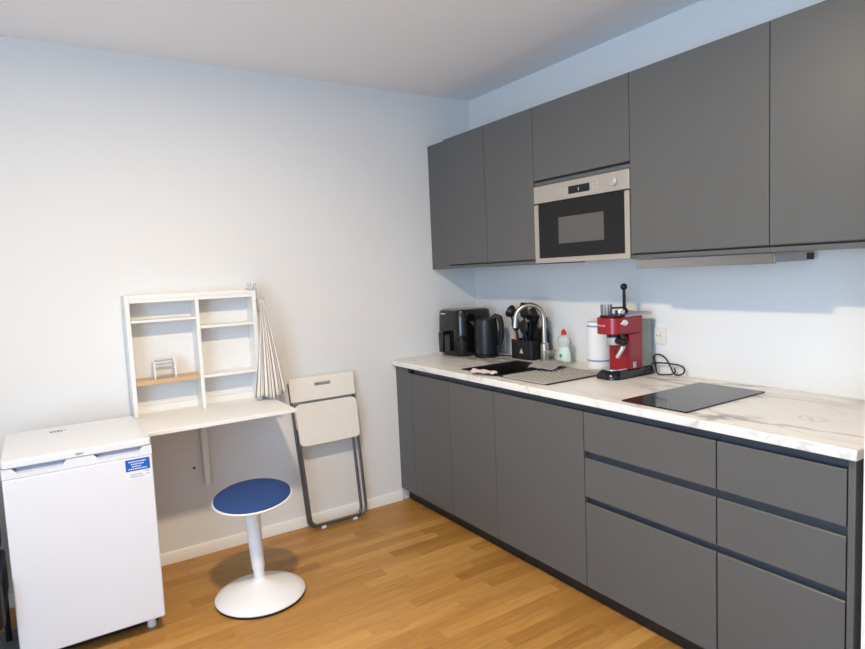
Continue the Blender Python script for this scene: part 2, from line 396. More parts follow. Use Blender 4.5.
# worktop with a cut-out for the sink
SX0, SX1, SY0, SY1 = -.612, -.20, -1.325, -.645
BX0, BX1, BY0, BY1 = -.585, -.235, -.962, -.672     # basin
def worktop():
    xs = [-.69, SX0+.01, SX1-.01, -.001]; ys = [-2.622, SY0+.01, SY1-.01, -.001]; z0, z1 = ZT, .915
    bm = bmesh.new(); V = {}
    for i, x in enumerate(xs):
        for j, y in enumerate(ys):
            for k, z in enumerate((z0, z1)): V[i, j, k] = bm.verts.new((x, y, z))
    for i in range(3):
        for j in range(3):
            if (i, j) == (1, 1): continue
            for k in (0, 1): bm.faces.new((V[i, j, k], V[i+1, j, k], V[i+1, j+1, k], V[i, j+1, k]))
    def side(a, b): bm.faces.new((V[a+(0,)], V[b+(0,)], V[b+(1,)], V[a+(1,)]))
    for i in range(3): side((i, 0), (i+1, 0)); side((i, 3), (i+1, 3)); side((0, i), (0, i+1)); side((3, i), (3, i+1))
    side((1, 1), (2, 1)); side((1, 2), (2, 2)); side((1, 1), (1, 2)); side((2, 1), (2, 2))
    m = MB(); m.bm.free(); m.bm = bm
    return m.build('worktop', 'marble', bevel=.004, origin=(0, 0, 0))
tag(worktop(), 'long cream worktop with grey marble veins on the base cabinets', 'worktop')

# sink
sk = thing('sink', 'black composite sink with drainer set in the marble worktop', 'sink', ((SX0+SX1)/2, (SY0+SY1)/2, .915))
def sink_mesh():
    bm = bmesh.new(); z = .9195; zb = .75
    xs = [SX0, BX0, BX1, SX1]; ys = [SY0, BY0, BY1, SY1]
    V = {(i, j): bm.verts.new((x, y, z)) for i, x in enumerate(xs) for j, y in enumerate(ys)}
    for i in range(3):
        for j in range(3):
            if (i, j) != (1, 1): bm.faces.new((V[i, j], V[i+1, j], V[i+1, j+1], V[i, j+1]))
    e = .02
    B = [bm.verts.new(p) for p in ((BX0+e, BY0+e, zb), (BX1-e, BY0+e, zb), (BX1-e, BY1-e, zb), (BX0+e, BY1-e, zb))]
    T = [V[1, 1], V[2, 1], V[2, 2], V[1, 2]]
    for i in range(4): bm.faces.new((T[i], T[(i+1) % 4], B[(i+1) % 4], B[i]))
    bm.faces.new(B)
    lo = {}
    for k in ((0, 0), (1, 0), (2, 0), (3, 0), (3, 1), (3, 2), (3, 3), (2, 3), (1, 3), (0, 3), (0, 2), (0, 1)):
        c = V[k].co; lo[k] = bm.verts.new((c.x, c.y, .9155))
    ks = list(lo)
    for i in range(len(ks)): a, b = ks[i], ks[(i+1) % len(ks)]; bm.faces.new((V[a], V[b], lo[b], lo[a]))
    m = MB(); m.bm.free(); m.bm = bm
    return m
o = sink_mesh().build('basin', 'sinkblack', sk); o.modifiers.new('bevel', 'BEVEL').width = .003
MB().lathe([(.04, .7515), (.04, .754), (.02, .755), (.018, .752)], ((BX0+BX1)/2, (BY0+BY1)/2, 0), 28).build('drain', 'steel', sk)

# ribbed drying mat on the drainer
dm = MB(); mx0, mx1, my0, my1, mz = -.622, -.215, -1.318, -1.008, .9202
dm.prism(rrect(mx0, mx1, my0, my1, .02), 'z', mz, mz+.004)
n = 13
for i in range(n):
    a = mx0+.03+(mx1-mx0-.03)*i/n
    L0 = Vector((a, my0+.02, mz+.0045)); L1 = Vector((min(a+.16, mx1-.015), 0, mz+.0045))
    L1.y = my0+.02+(L1.x-a)/.16*(my1-my0-.04)
    if L1.x-a < .02: continue
    dm.tube([L0, L1], .0042, 6)
tag(dm.build('drying_mat', 'matgrey', bevel=0), 'grey ribbed drying mat lying on the drainer right of the basin', 'mat')
# grey cloth on the mat
def blanket(name, m, label, cat, cx, cy, z, sx, sy, ang, amp, thick=.004, n=14, holes=False, seed=1):
    rnd = random.Random(seed); bm = bmesh.new(); V = {}
    ph = [rnd.uniform(0, 6) for _ in range(4)]
    for i in range(n+1):
        for j in range(n+1):
            u, v = i/n-.5, j/n-.5
            h = abs(math.sin(u*7+ph[0]+v*3))*amp*.6+abs(math.sin(v*6+ph[1]-u*4))*amp*.4
            x = u*sx*(1+.12*math.sin(v*5+ph[2])); y = v*sy*(1+.12*math.sin(u*5+ph[3]))
            V[i, j] = bm.verts.new((cx+x*math.cos(ang)-y*math.sin(ang), cy+x*math.sin(ang)+y*math.cos(ang), z+h))
    for i in range(n):
        for j in range(n): bm.faces.new((V[i, j], V[i+1, j], V[i+1, j+1], V[i, j+1]))
    q = MB(); q.bm.free(); q.bm = bm
    o = q.build(name, m); s = o.modifiers.new('solid', 'SOLIDIFY'); s.thickness = thick; s.offset = 1
    o.modifiers.new('sub', 'SUBSURF').render_levels = 1
    return tag(o, label, cat)
blanket('dish_cloth', 'clothgrey', 'crumpled grey dish cloth lying on the drying mat beside the tap', 'cloth', -.30, -1.0, .931, .24, .17, .5, .013, seed=4)
blanket('sponge_cloth', 'pink', 'rolled pale pink cloth on the front rim of the black sink', 'cloth', -.640, -.885, .921, .05, .165, .08, .018, thick=.006, n=10, seed=2)

# tap
tp = thing('kitchen_tap', 'brushed steel mixer tap with a high arched spout behind the sink', 'tap', (-.12, -.79, .9155))
MB().lathe([(.027, .9156), (.027, .921), (.0235, .925), (.0235, 1.02), (.018, 1.026)], (-.12, -.79, 0), 32).build('tap_body', 'steel', tp)
sx, sy = -.85, .53                       # spout direction
R = .081
def sp(a, z): return Vector((-.12+sx*a, -.79+sy*a, z))
pts = [sp(0, 1.0), sp(0, 1.08), sp(0, 1.15)] + [sp(R-R*math.cos(t*PI/12), 1.165+R*math.sin(t*PI/12)) for t in range(0, 12)]+[sp(2*R, 1.165), sp(2*R+.002, 1.14)]
MB().tube(pts, .0125, 16).build('spout', 'steel', tp)
MB().cyl(sp(2*R+.002, 1.142), sp(2*R+.004, 1.118), .0135).build('spray_head', 'steel', tp)
hb = MB().cyl((-.12, -.79, .975), (-.125, -.85, .972), .017, .016)
hb.cyl((-.125, -.85, .972), (-.14, -.9, .99), .006)
hb.build('lever', 'steel', tp)

# soap bottle
bx, by = -.10, -.925
sb = thing('dish_soap_bottle', 'clear dish soap bottle with red cap and green label right of the tap', 'bottle', (bx, by, .9155))
def oval(prof, cx, cy, ry=.6, n=28):
    prof = [(r*1.2, z) for r, z in prof]
    return [[(cx+r*ry*math.cos(2*PI*i/n), cy+r*math.sin(2*PI*i/n), z) for i in range(n)] for r, z in prof]
MB().loft(oval([(.028, .916), (.034, .92), (.036, .95), (.033, .985), (.027, 1.01), (.031, 1.03), (.037, 1.045), (.034, 1.06), (.018, 1.073), (.012, 1.078)], bx, by)).build('bottle_body', 'soap', sb)
MB().loft(oval([(.0372, .93), (.0374, .95), (.0345, .985), (.0285, 1.01)], bx-.0006, by, .615), False).build('bottle_label', 'soaplabel', sb)
g = MB()
g.lathe([(.011, 0), (.001, .0015)], (bx-.0235, by, .962), 20, True, (-1, 0, 0)); bmesh.ops.translate(g.bm, vec=(-.004, 0, 0), verts=g.bm.verts[:]); g.build('print', 'green', sb)
MB().lathe([(.014, 1.078), (.0145, 1.096), (.008, 1.101), (.007, 1.108), (.003, 1.11)], (bx, by, 0), 24).build('cap', 'redcap', sb)

# paper towel roll on end
rx, ry = -.085, -1.165
pr = thing('kitchen_roll', 'white kitchen paper roll with blue print rings behind the red coffee machine', 'paper roll', (rx, ry, .9155))
MB().lathe([(.058, .9158), (.06, .918), (.06, 1.158), (.058, 1.16), (.02, 1.16), (.02, .9158)], (rx, ry, 0), 48, False).build('paper', 'paper', pr)
for z in (.955, 1.135): MB().lathe([(.0603, z), (.0605, z+.002), (.0605, z+.007), (.0603, z+.009)], (rx, ry, 0), 48, False).build('print_band', 'blueprint', pr)

# ------------------------------------------------------------------ air fryer
ax, ay = -.215, -.152
af = thing('air_fryer', 'glossy black air fryer in the corner of the worktop left of the kettle', 'air fryer', (ax, ay, .9155))
rg = []
for s, z in ((.82, .917), (.86, .925), (.9, .94), (1.0, .99), (1.0, 1.07), (.985, 1.15), (.965, 1.19), (.94, 1.205), (.86, 1.212), (.5, 1.214)):
    rg.append([(ax+p[0]*s, ay+p[1]*s, z) for p in rrect(-.14, .14, -.135, .135, .06, 6)])
MB().loft(rg).build('housing', 'gloss', af)
hd = MB()
hx = ax-.14
hd.prism([(hx+.01, 1.08), (hx-.045, 1.08), (hx-.055, 1.07), (hx-.055, .95), (hx-.048, .945), (hx-.035, .945), (hx-.035, 1.045), (hx-.028, 1.055), (hx+.01, 1.055)], 'y', ay+.0-.02, ay+.022)
hd.build('drawer_handle', 'gloss', af, bevel=.004)
bk = [[(x, p[0], p[1]) for p in rrect(ay-.085, ay+.085, .95, 1.10, .02, 4)] for x in (hx-.004, hx+.03)]
MB().loft(bk).build('drawer_front', 'gloss', af, bevel=.003)
box('badge', 'logo', (hx-.0015, hx+.02, ay+.02, ay+.065, 1.183, 1.19), af)

# kettle
kx, ky = -.207, -.362
kt = thing('electric_kettle', 'matte black electric kettle beside the air fryer', 'kettle', (kx, ky, .9155))
MB().lathe([(.07, .9158), (.074, .92), (.074, .932), (.068, .934)], (kx, ky, 0), 40).build('power_base', 'black', kt)
MB().lathe([(.070, .935), (.074, .938), (.0745, 1.0), (.0735, 1.09), (.071, 1.14), (.069, 1.145)], (kx, ky, 0), 48).build('jug', 'kettle', kt)
MB().lathe([(.069, 1.1455), (.069, 1.152), (.05, 1.157), (.012, 1.158), (.012, 1.164), (.003, 1.165)], (kx, ky, 0), 40).build('lid', 'black', kt)
sp_ = MB().prism([(-.004, 1.144), (-.034, 1.144), (-.004, 1.10)], 'y', -.016, .016)
for v in sp_.bm.verts: v.co.x -= .068
bmesh.ops.rotate(sp_.bm, cent=(0, 0, 0), matrix=Matrix.Rotation(-.5, 3, 'Z'), verts=sp_.bm.verts[:]); bmesh.ops.translate(sp_.bm, vec=(kx, ky, 0), verts=sp_.bm.verts[:])
sp_.build('spout', 'kettle', kt, bevel=.002)
hdl = [Vector((kx+.03, ky-.03, 1.15)), Vector((kx+.045, ky-.045, 1.168)), Vector((kx+.062, ky-.062, 1.16)), Vector((kx+.069, ky-.069, 1.12)), Vector((kx+.068, ky-.068, 1.04)), Vector((kx+.058, ky-.058, .985))]
MB().tube(hdl, [.015, .017, .017, .016, .015, .011], 12).build('handle', 'black', kt)
cb_ = [Vector((kx+.07, ky-.03, .9195)), Vector((-.10, -.50, .9195)), Vector((-.07, -.52, .9195)), Vector((-.05, -.485, .9195)), Vector((-.03, -.45, .9195)), Vector((-.02, -.40, .95)), Vector((-.012, -.38, 1.0))]
def smooth(pts, n=6, closed=False):
    out = []; N = len(pts); P = [Vector(p) for p in pts]
    rng = range(N if closed else N-1)
    for i in rng:
        p0 = P[i-1] if (closed or i > 0) else P[0]; p1 = P[i]; p2 = P[(i+1) % N]; p3 = P[(i+2) % N] if (closed or i+2 < N) else P[-1]
        for k in range(n):
            t = k/n
            out.append(.5*((2*p1)+(-p0+p2)*t+(2*p0-5*p1+4*p2-p3)*t*t+(-p0+3*p1-3*p2+p3)*t**3))
    if not closed: out.append(P[-1])
    return out
MB().tube(smooth(cb_), .0032, 8).build('cord', 'black', kt)

# ------------------------------------------------------------------ utensil caddy with knife block
ux0, ux1, uy0, uy1 = -.15, -.04, -.71, -.525
uc = thing('utensil_holder', 'black utensil caddy and knife block with a small silver triangle emblem behind the tap', 'utensil holder', ((ux0+ux1)/2, (uy0+uy1)/2, .9155))
u = MB()
out_ = rrect(ux0, ux1, uy0, uy1, .016); inn = rrect(ux0+.005, ux1-.005, uy0+.005, uy1-.005, .012)
rings = [[(p[0], p[1], .917) for p in out_], [(p[0], p[1], 1.03) for p in out_], [(p[0], p[1], 1.03) for p in inn], [(p[0], p[1], .93) for p in inn]]
u.loft(rings).build('caddy', 'black', uc)
kb = MB().prism([(-.742, .918), (-.56, .918), (-.552, 1.07), (-.58, 1.12), (-.63, 1.15), (-.665, 1.135), (-.735, 1.09), (-.748, 1.06)], 'x', -.036, -.0)
for v in kb.bm.verts: v.co.x = -.074 if v.co.x < -.02 else -.036
kb.build('knife_slot_block', 'black', uc, bevel=.004)
lg = MB()
lg.prism([(-.640, .953), (-.608, .953), (-.624, .982)], 'x', ux0-.0022, ux0-.0006)
for v in lg.bm.verts: v.co.x += 0
lg.build('emblem', 'logo', uc)
def utensil(name, label, base, tip, head, m='black', hm=None, group=None):
    b, t = Vector(base), Vector(tip)
    d = (t-b).normalized()
    if head == 'wood':
        o = MB().tube([b, b.lerp(t, .5), t], [.007, .009, .006], 12).build(name, 'handlewood'); return tag(o, label, 'utensil', group)
    th = thing(name, label, 'knife' if head == 'knife' else 'utensil', b, group or 'cooking utensils in the black caddy')
    if head == 'ladle':
        MB().tube([b, t-d*.03], .0065, 10).build('handle', m, th)
        q = MB().lathe([(.005, -.038), (.026, -.033), (.037, -.015), (.040, 0), (.036, -.001), (.021, -.024), (.003, -.032)], (0, 0, 0), 24)
        bmesh.ops.transform(q.bm, matrix=Matrix.Translation(t) @ Vector((0, 0, 1)).rotation_difference(Vector((-.9, .1, .5)).normalized()).to_matrix().to_4x4(), verts=q.bm.verts[:])
        q.build('bowl', m, th)
    elif head == 'spoon':
        MB().tube([b, t-d*.035], .0065, 10).build('handle', m, th)
        MB().sphere(t, .042, (.28, .88, 1)).build('bowl', m, th)
    elif head == 'turner':
        MB().tube([b, t-d*.04], .0048, 10).build('handle', m, th)
        q = MB().prism([(p[0], p[1]) for p in rrect(-.03, .03, -.045, .045, .012, 4)], 'x', -.0022, .0022)
        bmesh.ops.rotate(q.bm, cent=(0, 0, 0), matrix=Matrix.Rotation(-math.atan2(d.y, d.z), 3, 'X'), verts=q.bm.verts[:])
        bmesh.ops.translate(q.bm, vec=t, verts=q.bm.verts[:]); q.build('blade', m, th, bevel=.001)
    elif head == 'knife':
        MB().tube([b, b.lerp(t, .6), t], [.008, .0095, .008], 10).build('grip', m, th)
        MB().cyl(t, t+d*.004, .0085).build('pommel', 'steel', th)
    elif head == 'blade':
        MB().tube([b, b.lerp(t, .5)], .0075, 10).build('grip', m, th)
        q = MB().prism([(0, -.014), (.10, -.012), (.128, .0), (.12, .012), (0, .012)], 'y', -.001, .001)
        return th
    return th
utensil('ladle', 'black ladle standing leftmost in the utensil caddy, bowl facing the room', (-.10, -.57, .95), (-.125, -.50, 1.20), 'ladle')
utensil('serving_spoon', 'tall black serving spoon in the middle of the utensil caddy under the tap arch', (-.118, -.605, .95), (-.112, -.614, 1.20), 'spoon')
utensil('slotted_turner', 'black spatula with flat blade at the back of the utensil caddy', (-.094, -.583, .95), (-.090, -.588, 1.205), 'turner')
utensil('skimmer', 'round black skimmer leaning right inside the tap arch', (-.112, -.645, .95), (-.128, -.692, 1.19), 'ladle')
utensil('pasta_server', 'short black spoon low in the caddy beside the wooden handle', (-.124, -.585, .95), (-.148, -.578, 1.125), 'spoon')
utensil('short_spoon', 'short black spoon standing right of the emblem, lowest in the caddy', (-.120, -.668, .95), (-.146, -.645, 1.11), 'spoon')
utensil('wooden_spoon', 'light wooden handle standing at the left end of the utensil caddy', (-.125, -.550, .95), (-.14, -.553, 1.13), 'wood')
for i, (yy, z) in enumerate(((-.722, 1.105), (-.692, 1.125), (-.660, 1.14))):
    lab = ['lowest black-handled knife in the slanted block behind the tap', 'middle black-handled knife in the slanted block behind the tap', 'uppermost black-handled knife in the slanted block behind the tap'][i]
    utensil('kitchen_knife', lab, (-.06, yy, z-.005), (-.06, yy-.026, z+.062-.012*i), 'knife', group='knives in the slanted block')
ch = thing('carving_knife', 'steel blade pointing up to the right beside the tap arch', 'knife', (-.096, -.69, 1.04))
MB().tube([(-.096, -.685, 1.04), (-.096, -.715, 1.11)], .008, 10).build('grip', 'black', ch)
kn = MB().prism([(-.728, 1.100), (-.704, 1.112), (-.735, 1.16), (-.785, 1.20), (-.775, 1.155)], 'x', -.0975, -.095)
kn.build('blade', 'steel', ch)

# ------------------------------------------------------------------ espresso machine
ex, ey = -.19, -1.405
em = thing('espresso_machine', 'red espresso machine on a black base in front of the paper roll', 'coffee machine', (ex, ey, .9155))
def nose(x0, x1, y0, y1, r, n=10):
    """outline with a rounded nose towards -x"""
    pts = [(x1, y0), (x1, y1)]
    pts += [(x0+r-r*math.sin(t*PI/2/n), y1-r+r*math.cos(t*PI/2/n)) for t in range(n+1)]
    pts += [(x0+r-r*math.cos(t*PI/2/n), y0+r-r*math.sin(t*PI/2/n)) for t in range(n+1)]
    return pts
y0, y1 = -1.478, -1.338
bs = MB(); bs.loft([[(p[0], p[1], z) for p in nose(-.335+d, -.05, y0+d, y1-d, .055)] for d, z in ((0, .9165), (0, .93), (.012, .952), (.016, .955))])
bs.build('base', 'gloss', em)
MB().prism(nose(-.315, -.21, y0+.02, y1-.02, .045), 'z', .9552, .9625).build('drip_tray', 'chrome', em, bevel=.0015)
MB().prism([(-.215, y0+.006), (-.125, y0+.006), (-.125, y1-.006), (-.215, y1-.006)], 'z', .9555, 1.127).build('body', 'red', em, bevel=.006, seg=3)
MB().prism(nose(-.322, -.125, y0+.003, y1-.003, .05), 'z', 1.1275, 1.206).build('head', 'red', em, bevel=.005, seg=3)
MB().prism([(-.1245, y0+.012), (-.045, y0+.012), (-.045, y1-.012), (-.1245, y1-.012)], 'z', .9555, 1.185).build('water_tank', 'tank', em, bevel=.006)
MB().prism([(-.235, 1.2065), (-.055, 1.2065), (-.052, 1.214), (-.075, 1.223), (-.235, 1.212)], 'y', y0+.006, y1-.006).build('lid', 'silver', em, bevel=.002)
MB().prism(nose(-.312, -.236, y0+.014, y1-.014, .045), 'z', 1.2065, 1.216).build('cup_rest', 'black', em, bevel=.003)
MB().lathe([(.036, 1.113), (.036, 1.127)], (-.265, ey-.018, 0), 32).build('group_head', 'black', em)
MB().lathe([(.034, 1.078), (.036, 1.083), (.036, 1.112)], (-.268, ey-.018, 0), 36).build('brew_collar', 'silver', em)
pf = MB().tube([(-.285, ey-.05, 1.098), (-.288, ey-.07, 1.098), (-.292, ey-.095, 1.094), (-.294, ey-.103, 1.09)], [.014, .016, .0175, .014], 16)
pf.build('portafilter_handle', 'black', em)
MB().tube([(-.27, y0+.022, 1.134), (-.272, y0-.004, 1.11), (-.278, y0-.012, 1.085)], [.012, .012, .011], 12).build('steam_joint', 'black', em)
MB().tube([(-.278, y0-.012, 1.085), (-.29, y0-.008, 1.06), (-.312, y0+.004, 1.022)], [.009, .0105, .0095], 12).build('steam_wand', 'chrome', em)
MB().cyl((-.26, y0+.0025, 1.182), (-.26, y0-.008, 1.182), .0135).build('steam_knob', 'plastic_white', em)
MB().tube([(-.256, y0-.012, 1.182), (-.296, y0-.012, 1.181)], [.007, .004], 10).build('steam_knob_lever', 'plastic_white', em)
MB().cyl((-.306, ey-.038, 1.184), (-.3155, ey-.041, 1.184), .009).build('button', 'redcap', em)
box('side_badge', 'silver', (-.197, -.174, y0+.004, y0+.0062, .962, .99), em, bevel=.0008)
lettering('lettering', "DeLonghi", .0125, 'logo', em, (-.3228, ey+.01, 1.170), (0, -1, 0), (0, 0, 1))
# power cord with loops
cord = smooth([(-.048, -1.44, .955), (-.03, -1.475, .966), (-.024, -1.53, .969), (-.024, -1.56, .968), (-.022, -1.60, .965), (-.024, -1.625, .952), (-.034, -1.625, .930), (-.04, -1.60, .921),
               (-.036, -1.575, .93), (-.03, -1.555, .955), (-.022, -1.53, .985), (-.018, -1.50, 1.004), (-.018, -1.475, 1.007), (-.018, -1.456, .998), (-.02, -1.455, .984), (-.03, -1.47, .966),
               (-.05, -1.49, .940), (-.066, -1.515, .9196), (-.058, -1.545, .9196), (-.045, -1.57, .922), (-.034, -1.585, .935), (-.03, -1.575, .95)], 6)
MB().tube(cord, .0036, 8).build('power_cord', 'black', em)

# black tamper standing on the machine + ribbed glass
tm = thing('coffee_tamper', 'black ball-topped tamper rod standing on top of the red coffee machine', 'tamper', (-.165, -1.40, 1.2205))
MB().tube([(-.15, -1.40, 1.222), (-.165, -1.40, 1.245), (-.166, -1.40, 1.33)], [.012, .0085, .0072], 14).build('rod', 'black', tm)
MB().sphere((-.166, -1.40, 1.345), .0165).build('knob', 'black', tm)
MB().cyl((-.166, -1.40, 1.245), (-.25, -1.382, 1.247), .0045).build('arm', 'black', tm)
pc = thing('portafilter', 'steel filter basket lying behind the glass on the coffee machine', 'filter basket', (-.215, -1.415, 1.2155))
MB().lathe([(.018, 1.2162), (.024, 1.218), (.025, 1.236), (.022, 1.236), (.02, 1.22)], (-.215, -1.415, 0), 28).build('basket', 'chrome', pc)
gl = thing('ribbed_cup', 'small ribbed metal cup on the front of the coffee machine', 'cup', (-.275, -1.385, 1.2165))
MB().lathe([(.023, 1.217), (.024, 1.219), (.0255, 1.268), (.0235, 1.268), (.0215, 1.222)], (-.275, -1.385, 0), 28).build('cup_body', 'silver', gl)
rb = MB()
for i in range(12):
    a = 2*PI*i/12; rb.cyl((-.275+.0250*math.cos(a), -1.385+.0250*math.sin(a), 1.22), (-.275+.0262*math.cos(a), -1.385+.0262*math.sin(a), 1.266), .0016, n=6)
rb.build('ribs', 'black', gl)

# sockets
def socket(y, z, label):
    s = thing('wall_socket', label, 'socket', (-.006, y, z-.04), 'wall sockets behind the coffee machine')
    MB().prism(rrect(y-.04, y+.04, z-.04, z+.04, .006), 'x', -.009, -.0005).build('frame', 'socket', s, bevel=.0015)
    MB().lathe([(.021, -.0105), (.021, -.0092)], (0, 0, 0), 32).bm.free()
    q = MB().lathe([(.0205, 0), (.0225, .0025), (.0245, .0025), (.025, 0)], (-.009, y, z), 32, False, (-1, 0, 0)); q.build('well_rim', 'socket', s)
    MB().cyl((-.0091, y, z), (-.0096, y, z), .0195, n=32).build('well', 'socket', s)
    for dy in (-.0095, .0095): MB().cyl((-.0097, y+dy, z), (-.0102, y+dy, z), .0028, n=12).build('pin_hole', 'black', s)
    return s
socket(-1.475, 1.098, 'cream wall socket just right of the red coffee machine')
socket(-1.391, 1.098, 'cream wall socket mostly hidden behind the red coffee machine')

# hob
hb = thing('induction_hob', 'narrow black glass hob set in the marble worktop', 'hob', (-.38, -1.92, .9155))
MB().prism(rrect(-.642, -.124, -2.062, -1.772, .006), 'z', .9155, .9205).build('glass_plate', 'blackglass', hb, bevel=.0012)

# ------------------------------------------------------------------ wall units
XU = -.363; ZB, ZTP = 1.4966, 2.2607; ZB0 = 1.473
def wall_unit(name, label, y0, y1, doors, z0=ZB0, group='wall cabinets'):
    t = thing(name, label, 'cabinet', ((XU+.02)/2, (y0+y1)/2, z0), group)
    c = MB().box(XU+.022, -.001, y0+.0008, y1-.0008, z0+.018, ZTP-.003)
    c.build('body', 'carcass', t, flat=True)
    zb = doors[0][2]
    box('grip_rail', 'cab', (XU+.006, -.002, y0+.0008, y1-.0008, z0, z0+.017), t)
    for (a, b, z, _) in doors: front('door', t, a, b, z, ZTP, top=False, bottom=True, xf=XU)
    return t
wall_unit('wall_cabinet', 'dark grey wall cabinet with two narrow doors above the air fryer', -1.004, -.205, [(-.605, -.205, ZB, 0), (-1.004, -.605, ZB, 0)])
wall_unit('wall_cabinet', 'dark grey cabinet with one low door above the microwave', -1.607, -1.004, [(-1.607, -1.004, 1.893, 0)], z0=1.866)
wall_unit('wall_cabinet', 'wide grey wall cabinet with one large door above the cooker hood', -2.204, -1.607, [(-2.204, -1.607, ZB, 0)])
wall_unit('wall_cabinet', 'grey wall cabinet at the right edge above the drawers', -2.606, -2.204, [(-2.606, -2.204, ZB, 0)])
tag(box('filler_panel', 'cab', (XU+.016, XU+.034, -.204, -.002, ZB0, ZTP-.001)), 'slim dark grey filler strip between the first wall cabinet and the corner', 'panel')
tag(box('filler_panel', 'cab', (XU+.004, XU+.022, -2.630, -2.608, ZB0, ZTP-.001)), 'slim grey filler strip at the far right end of the wall cabinets', 'panel')

# microwave
mw = thing('microwave', 'built-in steel microwave with black glass door under the low cabinet', 'microwave', (-.19, -1.304, 1.4745))
my0, my1 = -1.6060, -1.0075; xm = XU-.005
box('body', 'carcass', (xm+.024, -.002, my0+.004, my1-.004, 1.4785, 1.862), mw)
box('control_panel', 'steel_panel', (xm, xm+.022, my0, my1, 1.777, 1.862), mw, bevel=.0015)
fr = MB(); fz0, fz1 = 1.4765, 1.770
fr.box(xm, xm+.022, my0, my0+.027, fz0, fz1); fr.box(xm, xm+.022, my1-.03, my1, fz0, fz1); fr.box(xm, xm+.022, my0+.027, my1-.03, fz0, fz0+.024)
dr = fr.build('door', 'steel_panel', mw)
box('glass', 'ovenglass', (xm+.001, xm+.02, my0+.0275, my1-.0305, fz0+.0245, fz1-.0015), dr)
box('window', 'ovenwindow', (xm+.0002, xm+.0012, -1.461, -1.177, 1.568, 1.695), dr)
box('display', 'screen', (xm-.0012, xm-.0002, -1.382, -1.249, 1.798, 1.834), mw)
box('digit', 'digit', (xm-.0018, xm-.0013, -1.318, -1.312, 1.807, 1.822), mw)
MB().lathe([(.0185, 0), (.018, .014), (.015, .016)], (xm, -1.526, 1.816), 32, True, (-1, 0, 0)).build('knob', 'silver', mw)
for yy in (-1.205, -1.228, -1.405, -1.428):
    for zz in (1.806, 1.826): MB().cyl((xm+.0, yy, zz), (xm-.0012, yy, zz), .0042, n=14).build('touch_button', 'logo', mw)

# hood
hd = thing('cooker_hood', 'slim pull-out steel cooker hood under the wide wall cabinet', 'cooker hood', (-.20, -1.906, 1.432))
box('drawer', 'silver', (-.323, -.105, -2.205, -1.610, 1.437, 1.4715), hd)
box('handle_strip', 'hoodsteel', (-.330, -.3235, -2.207, -1.607, 1.432, 1.470), hd, bevel=.001)
box('rear_housing', 'black', (-.104, -.045, -2.203, -1.612, 1.440, 1.466), hd)

# ------------------------------------------------------------------ fridge
fx0, fx1, fy0, fy1 = -2.706, -2.197, -.665, -.13
fz = .832
fg = thing('fridge', 'small white under-counter fridge left of the wall desk', 'fridge', ((fx0+fx1)/2, (fy0+fy1)/2, 0))
box('cabinet', 'fridge', (fx0+.004, fx1-.002, fy0+.055, fy1, .04, fz-.03), fg, bevel=.004)
MB().prism(rrect(fx0, fx1, fy0-.004, fy1, .012, 4), 'z', fz-.029, fz).build('lid', 'fridge', fg, bevel=.005, seg=3)
dq = thing  # door with two finger hollows
d = MB()
zd0, zd1, zs = .066, fz-.030, fz-.068
d.box(fx0, fx1, fy0, fy0+.05, zd0, zs-.0015)
door = d.build('door', 'fridge', fg, bevel=.006, seg=3)
# top rail of the door: middle block and two sloping hollows
xm_ = (fx0+fx1)/2
box('grip_back', 'fridge_hollow', (fx0+.001, fx1-.001, fy0+.030, fy0+.05, zs, zd1), door)
MB().prism([(fx0, zs), (fx1, zs), (fx1, zd1), (fx1-.032, zd1), (fx1-.05, zs+.016), (xm_+.062, zs+.016), (xm_+.046, zd1), (xm_-.046, zd1),
            (xm_-.062, zs+.016), (fx0+.05, zs+.016), (fx0+.032, zd1), (fx0, zd1)], 'y', fy0, fy0+.0295).build('grip_rail', 'fridge', door)
for a, b in ((fx0+.044, xm_-.057), (xm_+.057, fx1-.044)):
    MB().prism([(fy0+.004, zs+.0165), (fy0+.0295, zs+.0165), (fy0+.0295, zs+.034)], 'x', a, b).build('finger_hollow', 'fridge_hollow', door)
for a, b in ((fx0+.03, fy0+.1), (fx1-.045, fy0+.085), (fx0+.03, fy1-.05), (fx1-.03, fy1-.05)):
    MB().lathe([(.017, 0.0), (.019, .006), (.017, .02), (.017, .041)], (a, b, 0), 20).build('foot', 'plastic_white', fg)
box('base_grille', 'black', (fx0+.02, fx1-.02, fy0+.09, fy0+.1, .01, .0395), fg)
lettering('lettering', 'beko', .0135, 'darkprint', door, (xm_-.001, fy0-.0038-.0006, fz-.0145), (1, 0, 0), (0, 0, 1))
# prints on the lid
pl = MB()
for i, (dx, wd) in enumerate(((-.035, .012), (-.021, .010), (-.009, .013), (.006, .008), (.022, .006))):
    pl.box(xm_+dx-.055, xm_+dx+wd-.055, -.242, -.230, fz+.0002, fz+.0008)
    if i < 4: pl.box(xm_+.002+dx-.055, xm_+dx+wd-.057, -.262, -.250, fz+.0002, fz+.0008)
pl.build('lid_print', 'darkprint', fg)
st = box('sticker', 'stickerwhite', (-2.300, -2.206, fy0-.0007, fy0-.0002, .672, .760), door)
box('sticker_panel', 'stickerblue', (-2.298, -2.208, fy0-.0012, fy0-.0008, .707, .755), st)
tg = MB()
for i, (a, b) in enumerate(((-2.286, -2.222), (-2.278, -2.230), (-2.275, -2.240), (-2.288, -2.218))):
    zz = .7455-i*.0098; x = a
    rr = random.Random(i)
    while x < b:
        wd = rr.uniform(.004, .009); tg.box(x, min(x+wd, b), fy0-.0016, fy0-.00125, zz-.0028, zz+.0012); x += wd+.0018
tg.build('print', 'stickerwhite', st)
tg = MB()
for zz, a, b in ((.700, -2.226, -2.212), (.692, -2.284, -2.238), (.683, -2.284, -2.232), (.688, -2.225, -2.212)): tg.box(a, b, fy0-.0011, fy0-.0008, zz-.0016, zz+.0016)
